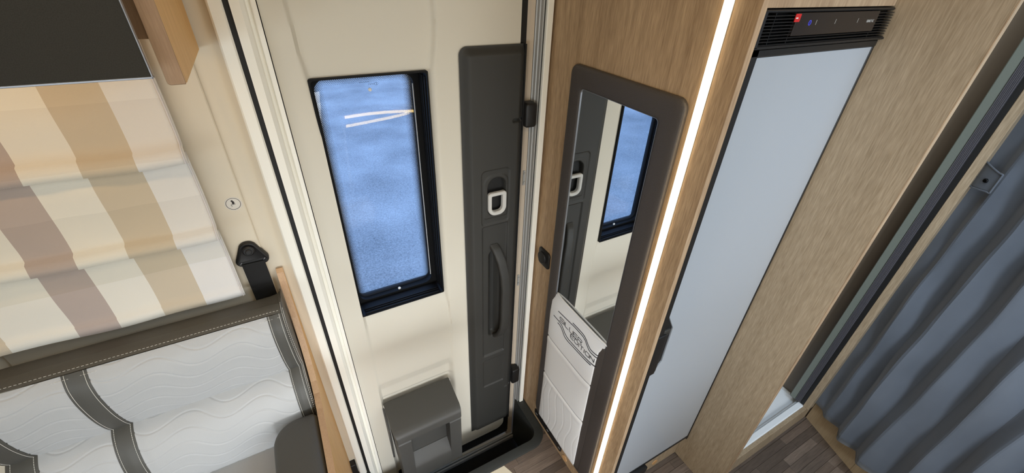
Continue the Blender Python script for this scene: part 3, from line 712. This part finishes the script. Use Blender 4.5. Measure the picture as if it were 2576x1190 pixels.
# ------------------------------------------------------------------ roman blind on the side window
bl = thing('roman_blind', (-.55, .97, -.69), 'striped cream and tan roman blind over the side window behind bench', 'blind')
clothm = blind_mat()
# cloth profile (z, y) with two pleats lapping over
zl = [(.12, .9775), (-.20, .974), (-.295, .971), (-.314, .968), (-.317, .960), (-.330, .956), (-.345, .953), (-.3455, .957), (-.330, .966), (-.327, .972), (-.36, .971), (-.44, .969), (-.485, .966), (-.494, .963), (-.497, .955), (-.508, .951), (-.520, .948), (-.5205, .952), (-.508, .961), (-.505, .967), (-.56, .967), (-.63, .965), (-.662, .9635), (-.664, .961), (-.6860, .9590), (-.6870, .9625)]
prof = []
for (a, b), (c, d) in zip(zl, zl[1:]):
    nn = max(1, int(abs(c-a)/.012)); prof += [(a+(c-a)*k/nn, b+(d-b)*k/nn) for k in range(nn)]
prof.append(zl[-1])
NX = 70; BX0, BX1 = -1.15, -.178
def bf_(i, j):
    x = BX0+(BX1-BX0)*i/NX; z, y_ = prof[j]
    y_ += .0016*math.sin(x*31+z*17)*math.sin(z*23+1)+.0014*math.sin(x*13-z*41)
    sag = .003*math.sin(x*9+1.3)*(.3 if z > -.3 else 1)+.002*math.sin(x*27+z*3)
    y_ += .002*math.sin(x*60)*max(0, (abs(z+.42)<.05))
    return (x, y_, z+sag)
V = [bf_(i, j) for j in range(len(prof)) for i in range(NX+1)]; Fc = []
for j in range(len(prof)-1):
    for i in range(NX):
        a = j*(NX+1)+i; Fc.append([a, a+1, a+NX+2, a+NX+1])
bc = obj('blind_cloth', (V, Fc), clothm, bl, True); bc.modifiers.new('thickness', 'SOLIDIFY').thickness = .0012
obj('side_hem', tube([Vector(bf_(NX, j))+Vector((-.004, -.0012, 0)) for j in range(len(prof))], .0035, 6, True, .45), mat('hem_cloth', (214, 208, 206), .9), bl, True)
tz = [(.0, 0)]
st = []
for x in [BX0+.012*k for k in range(80)]:
    if -.484 < x < -.414: st.append(x)
obj('woven_stitch', join(*[dashes([Vector(bf_((x-BX0)/(BX1-BX0)*NX, j))+Vector((0, -.0006, 0)) for j in range(2, len(prof)-1)], .004, .009, .00035) for x in [-.4835+.0078*k for k in range(10)]]), thread, bl); tag(bl.children[-1], kind='stuff')

# sticker and belt anchor
sk = thing('seat_sticker', (-.14, .993, -.482), 'round white sticker with seated figure pictogram on cream wall', 'sticker')
SX, SZ, SY = -.1385, -.4665, .9933
obj('disc', disc('y', .9939, SY, SX, SZ, .0165, 36, .0002), stick, sk)
obj('outline_ring', loft([on('y', SY-.0002, [(SX+q*math.cos(t*math.pi/18), SZ+q*math.sin(t*math.pi/18)) for t in range(36)]) for q in (.0142, .0132)], False, False), inkm, sk)
def flat(P): return [(SX+a, SY-.0003, SZ+b) for a, b in P]
fig = [disc('y', SY-.0001, SY-.0004, SX-.0010, SZ+.0072, .0021, 16, .0001), prism('y', SY-.0001, SY-.0004, [(SX+.0002+.0021*math.cos(t)-.0006*math.sin(t)*0, SZ+.0025+.0040*math.sin(t)) for t in [k*math.pi/8 for k in range(16)]])]
fig += [tube(flat([(.0018, .0058), (.0026, .0038)]), .0004, 5), tube(flat([(.0022, .0060), (.0034, -.0013)]), .0006, 5, True, .3), tube(flat([(.0036, -.0014), (-.0035, -.0006), (-.0046, -.0018), (-.0046, -.0030), (-.0030, -.0056)]), [.0006, .0011, .0012, .0012, .0008], 6, True, .3)]
obj('pictogram', join(*fig), inkm, sk)
ba = thing('belt_anchor', (-.145, .985, -.72), 'black seat belt anchor and webbing on the wall above the bench', 'belt')
# triangular plate: rounded hull of three circles
def hull(cs, n=10):
    P = []
    m_ = len(cs)
    for i, (cx, cz, R) in enumerate(cs):
        a = cs[i-1]; b = cs[(i+1) % m_]
        t0 = math.atan2(cz-a[1], cx-a[0])-math.pi/2; t1 = math.atan2(b[1]-cz, b[0]-cx)-math.pi/2
        while t1 < t0: t1 += 2*math.pi
        for k in range(n+1):
            t = t0+(t1-t0)*k/n; P.append((cx+R*math.cos(t), cz+R*math.sin(t)))
    return P
def plate(i): return hull([(-.143, -.5855, .020-i), (-.1625, -.615, .014-i), (-.1215, -.618, .014-i)])
ap = obj('anchor_plate', loft([on('y', .998, plate(0)), on('y', .987, plate(0)), on('y', .984, plate(.002)), on('y', .983, plate(.004)), on('y', .9845, plate(.0065))]), blackp, ba, True, 40)
obj('bolt_cover', join(disc('y', .986, .976, -.1425, -.5855, .0125, 24, .003), disc('y', .978, .972, -.1425, -.5855, .007, 18, .002)), blackp, ba, True, 40)
obj('belt_slot', rbox('y', .986, .9835, -.168, -.116, -.6205, -.614, .003, .001), black, ba)
for x in (-.1665, -.1175): obj('slot_end', tube([(x-.002, .983, -.619), (x, .982, -.6165), (x+.002, .983, -.615)], .0013, 6), silver, ba)
obj('webbing', grid(8, 20, lambda a, b: (-.166+.048*a-.010*(1-b)*0, .9815+.004*(1-b), -.760+.140*b)), belt, ba); ba.children[-1].modifiers.new('thickness', 'SOLIDIFY').thickness = .0015

# ------------------------------------------------------------------ TV and its locker
tv = thing('television', (-.44, .68, -.134), 'flat matte black television hanging in front of the blind', 'television')
obj('screen', box(-.758, -.1265, .6755, .679, -.1315, .22), tvm, tv)
obj('bezel', join(box(-.760, -.1245, .674, .682, -.134, -.1315, .0005), box(-.1265, -.1250, .674, .682, -.134, .222, .0004), box(-.760, -.758, .674, .682, -.134, .222, .0005)), silver, tv)
obj('back_cover', box(-.74, -.150, .679, .708, -.11, .22), blackp, tv)
lk = thing('overhead_locker', (-.5, .86, -.1), 'oak wall locker behind the television with a deep side board', 'locker')
obj('carcass', box(-1.4, -.1205, .735, .993, -.098, .278), oakbrn, lk)
obj('tv_bracket', box(-.55, -.35, .708, .736, -.05, .12), blackp, lk)
def cheek(i): return rr(.714+i, .993-i, -.152+i, .278-i, (.001, .001, .012, .001), 5)
sb = obj('side_board', loft([on('x', -.120, cheek(0)), on('x', -.1005, cheek(0))]), oakhon, lk)
obj('edge_band', loft([[(x, .7138, z) for x, z in rr(-.1204, -.1001, -.1515, .277, (.001, .001, .004, .001), 3)], [(x, .7125, z) for x, z in rr(-.1200, -.1005, -.1505, .277, (.001, .001, .004, .001), 3)]]), oakbrn, lk); tag(lk.children[-1], 'brown front edge of the side board')

# ------------------------------------------------------------------ bench
be = thing('upholstered_bench', (-.39, .7, FZ), 'white quilted leather bench with charcoal borders and plywood side board', 'bench')
PR = [(-.716, .957), (-.704, .952), (-.699, .935), (-.697, .900), (-.699, .884), (-.705, .873)]           # top roll (z,y)
PU = [(-.705, .873), (-.715, .866), (-.735, .856), (-.765, .8515), (-.80, .853), (-.835, .858), (-.865, .866), (-.885, .8735), (-.899, .881)]
PL = [(-.899, .881), (-.909, .866), (-.925, .851), (-.945, .838), (-.975, .826), (-1.01, .820), (-1.05, .819), (-1.09, .823), (-1.12, .835)]
def spl(P, t):
    n_ = len(P)-1; k = min(int(t*n_), n_-1); q = t*n_-k
    p0 = P[max(k-1, 0)]; p1 = P[k]; p2 = P[k+1]; p3 = P[min(k+2, n_)]
    return tuple(.5*((2*p1[i])+(p2[i]-p0[i])*q+(2*p0[i]-5*p1[i]+4*p2[i]-p3[i])*q*q+(3*p1[i]-p0[i]-3*p2[i]+p3[i])*q**3) for i in range(2))
def lens(P, N=120):
    pts_ = [spl(P, k/N) for k in range(N+1)]; L_ = [0]
    for a, b in zip(pts_, pts_[1:]): L_.append(L_[-1]+math.hypot(a[0]-b[0], a[1]-b[1]))
    return pts_, L_
def panel(P, x0, x1, nu, nv, groove, out=0., edge=.006):
    pts_, L_ = lens(P); T = L_[-1]
    def fn(a, b):
        s_ = T*b; k = 1
        while k < len(L_)-1 and L_[k] < s_: k += 1
        q = (s_-L_[k-1])/max(L_[k]-L_[k-1], 1e-9); z = pts_[k-1][0]+(pts_[k][0]-pts_[k-1][0])*q; y_ = pts_[k-1][1]+(pts_[k][1]-pts_[k-1][1])*q
        k0 = max(k-3, 0); k1 = min(k+3, len(pts_)-1); tz_ = pts_[k1][0]-pts_[k0][0]; ty_ = pts_[k1][1]-pts_[k0][1]; h_ = math.hypot(tz_, ty_)
        nz_, ny_ = ty_/h_, -tz_/h_     # outward (towards -y)
        if ny_ > 0: nz_, ny_ = -nz_, -ny_
        x = x0+(x1-x0)*a; e = min((x-x0), (x1-x), .02)/.02
        hgt = out+.0022*(sm(0, 1, e))+groove(x, s_)
        return (x, y_+ny_*hgt, z+nz_*hgt)
    return grid(nu, nv, fn), fn
def waves(x, s_):
    d = 1
    q = s_-(.016*math.sin((x*2*math.pi)/.155+s_*14)+.16*x)
    sp = .036; m_ = (q % sp)-sp/2
    g_ = -.0017*math.exp(-(m_/.0014)**2)+.0002*math.cos(m_/sp*2*math.pi)
    return g_
none = lambda x, s_: 0.
for i, (x0, x1) in enumerate(((-.621, -.5005), (-.4615, -.1415))):
    nu = int((x1-x0)/.0018)
    for P, nv in ((PU, 120), (PL, 140)):
        g_, fn = panel(P, x0, x1, nu, nv, waves)
        q = obj('quilted_panel', g_, leaw, be, True); tag(q, 'white quilted leather field with wavy seams')
for (x0, x1) in ((-.668, -.621), (-.5005, -.4615), (-.1415, -.1125)):
    for P in (PU, PL):
        g_, fn = panel(P, x0, x1, 12, 60, none, .0005)
        b_ = obj('leather_band', g_, lead, be, True); tag(b_, 'charcoal leather band')
        obj('stitching', join(*[dashes([Vector(fn(a, k/50))+Vector((0, -.0006, .0002)) for k in range(51)], .004, .0022, .0005) for a in (.12, .88)]), thread, b_); tag(b_.children[-1], kind='stuff')
g_, fn = panel(PR, -.668, -.1125, 60, 40, none, .002)
tb_ = obj('top_band', g_, lead, be, True); tag(tb_, 'charcoal leather top band')
obj('stitching', join(dashes([Vector(fn(k/80, .93))+Vector((0, -.0004, .0006)) for k in range(81)], .004, .0022, .0005), dashes([(x, .8665, -.7115) for x in (-.66, -.4, -.1145)], .004, .0022, .0004)), thread, tb_); tag(tb_.children[-1], kind='stuff')
# right end face of the cushion, a little rounded
allp = [spl(PR, k/20) for k in range(20)]+[spl(PU, k/40) for k in range(40)]+[spl(PL, k/40) for k in range(41)]
V = []; Fc = []
for k, (z, y_) in enumerate(allp): V += [(-.1125, y_, z), (-.1085, y_+.005, z), (-.1065, y_+.016, z), (-.1065, .957, z)]
for k in range(len(allp)-1):
    for q in range(3): Fc.append([4*k+q, 4*k+q+1, 4*k+q+5, 4*k+q+4])
ef = obj('end_face', (V, Fc), lead, be, True); tag(ef, 'charcoal leather end face')
obj('stitching', join(dashes([(-.1095, y_+.003, z) for z, y_ in allp[12:]], .004, .0022, .0005), dashes([(-.1068, y_+.010, z) for z, y_ in allp[18:]], .004, .0022, .0005)), thread, ef); tag(ef.children[-1], kind='stuff')
V = []
for k, (z, y_) in enumerate(allp): V += [(-.668, y_, z), (-.672, y_+.005, z), (-.674, y_+.016, z), (-.674, .957, z)]
obj('end_face', (V, Fc), lead, be, True)
# seat cushion and base
bs = be
obj('seat_cushion', loft([on('z', z, rr(-.668+i, -.112-i, .40+i, .86-i, .03, 5)) for z, i in ((-1.28, .01), (-1.26, 0), (-1.14, 0), (-1.11, .008), (-1.10, .03))]), leaw, bs, True, 50)
obj('base_box', box(-.66, -.112, .45, .99, FZ, -1.28), oakw, bs)
# wooden side board of the bench
bp_ = [(.9985, -.6635), (.992, -.661), (.984, -.669), (.970, -.715), (.958, -.80), (.930, -.893), (.905, -.935), (.875, -.968), (.846, -.984), (.80, -.992), (.60, -.996), (.45, -.999), (.45, FZ), (.9985, FZ)]
sd = obj('side_board', loft([on('x', -.1035, bp_), on('x', -.0885, bp_)]), oakhon, be); tag(sd, 'shaped honey coloured plywood side board')
ed = [(-.1036, y_, z) for y_, z in bp_[:12]]
obj('edge_band', loft([[(-.1037, y_-.0006, z+.0004) for y_, z in bp_[:12]], [(-.0883, y_-.0006, z+.0004) for y_, z in bp_[:12]]], False, False, False), wood('plywood_edge', (186, 148, 112), (212, 176, 138), fine=1.5, cath=.1), sd); tag(sd.children[-1], 'brown edge of the side board')
# armrest pad
ar = be
def arf(i): return rr(-.2115+i, -.1050-i, .42+i, .806-i, (max(.018-i, .004), .055-i, max(.02-i, .004), max(.02-i, .004)), 8)
obj('arm_pad', loft([on('z', -1.060, arf(.006)), on('z', -1.052, arf(0)), on('z', -1.012, arf(0)), on('z', -1.003, arf(.004)), on('z', -.999, arf(.012)), on('z', -.9975, arf(.03))]), lead, ar, True, 60)
obj('arm_bracket', box(-.112, -.1037, .50, .70, -1.10, -1.06), blackp, ar)
tag(obj('wall_bracket', rbox('y', 1.0, .975, -.104, -.070, -1.72, -1.592, .004, .003), blackp), 'small black bracket low on the wall between bench board and door frame', 'bracket')
# table corner
tl = thing('folding_table', (.20, .30, FZ), 'cream laminate table whose corner shows at the lower edge', 'table')
obj('tabletop', prism('z', -1.026, -1.0, [(.264, .4465), (.305, .345), (.29, .20), (.0, .20), (.0, .4495)]), tabm, tl)
obj('leg', tube([(.13, .31, FZ), (.13, .31, -1.026)], .025, 14), alu, tl)

# ------------------------------------------------------------------ what lights the room, behind and above the view
kt = thing('thinned_kitchen_unit', (.51, -.47, FZ), 'pale unseen kitchen unit opposite the door, thinned to let light past, lit worktop edge', 'sideboard')  # unseen kitchen unit cut shallow so lamp light reaches the curtain
obj('carcass', box(.32, .74, -.52, -.44, FZ, -.815), kitm, kt); obj('worktop', box(.31, .752, -.53, -.42, -.815, -.78, .004), oakw, kt)
obj('light_strip', box(.326, .738, -.4195, -.414, -.805, -.790), ledk, kt)
for (x, y_) in ((-.15, .30), (.42, .05)):
    t_ = thing('ceiling_lamp', (x, y_, .262), 'flat rectangular ceiling lamp %s' % ('above the bench' if x < 0 else 'above the aisle'), 'lamp')
    obj('lamp_frame', holed('z', .265, .279, rr(x-.165, x+.165, y_-.085, y_+.085, .01, 4), rr(x-.151, x+.151, y_-.071, y_+.071, .006, 4)), white, t_)
    obj('lamp_diffuser', prism('z', .270, .278, rr(x-.151, x+.151, y_-.071, y_+.071, .006, 4)), lampm, t_)

# unseen frames added round the daylight lamps on solid walls and ceiling
wno = 0
for (x0, x1, z0, z1) in ((-1.62, -.98, -.87, -.33), (-.92, -.28, -.87, -.33), (.26, .74, -.62, -.18), (.84, 1.56, -1.0, -.40)):
    wno += 1
    o = obj('window_%d' % wno, holed('y', -1.099, -1.05, rr(x0-.03, x1+.03, z0-.03, z1+.03, .04, 5), rr(x0, x1, z0, z1, .03, 5)), white); tag(o, kind='structure')
wno += 1
o = obj('window_%d' % wno, holed('x', -1.899, -1.84, rr(-.84, .24, -1.03, -.41, .04, 5), rr(-.81, .21, -1.0, -.44, .03, 5)), white); tag(o, kind='structure')
for (x, y_, a, b) in ((1.0, -.35, .31, .26), (.25, -.45, .26, .21), (1.43, .62, .19, .19)):
    wno += 1
    o = obj('window_%d' % wno, holed('z', .255, .279, rr(x-a-.03, x+a+.03, y_-b-.03, y_+b+.03, .03, 5), rr(x-a, x+a, y_-b, y_+b, .02, 5)), white); tag(o, kind='structure')
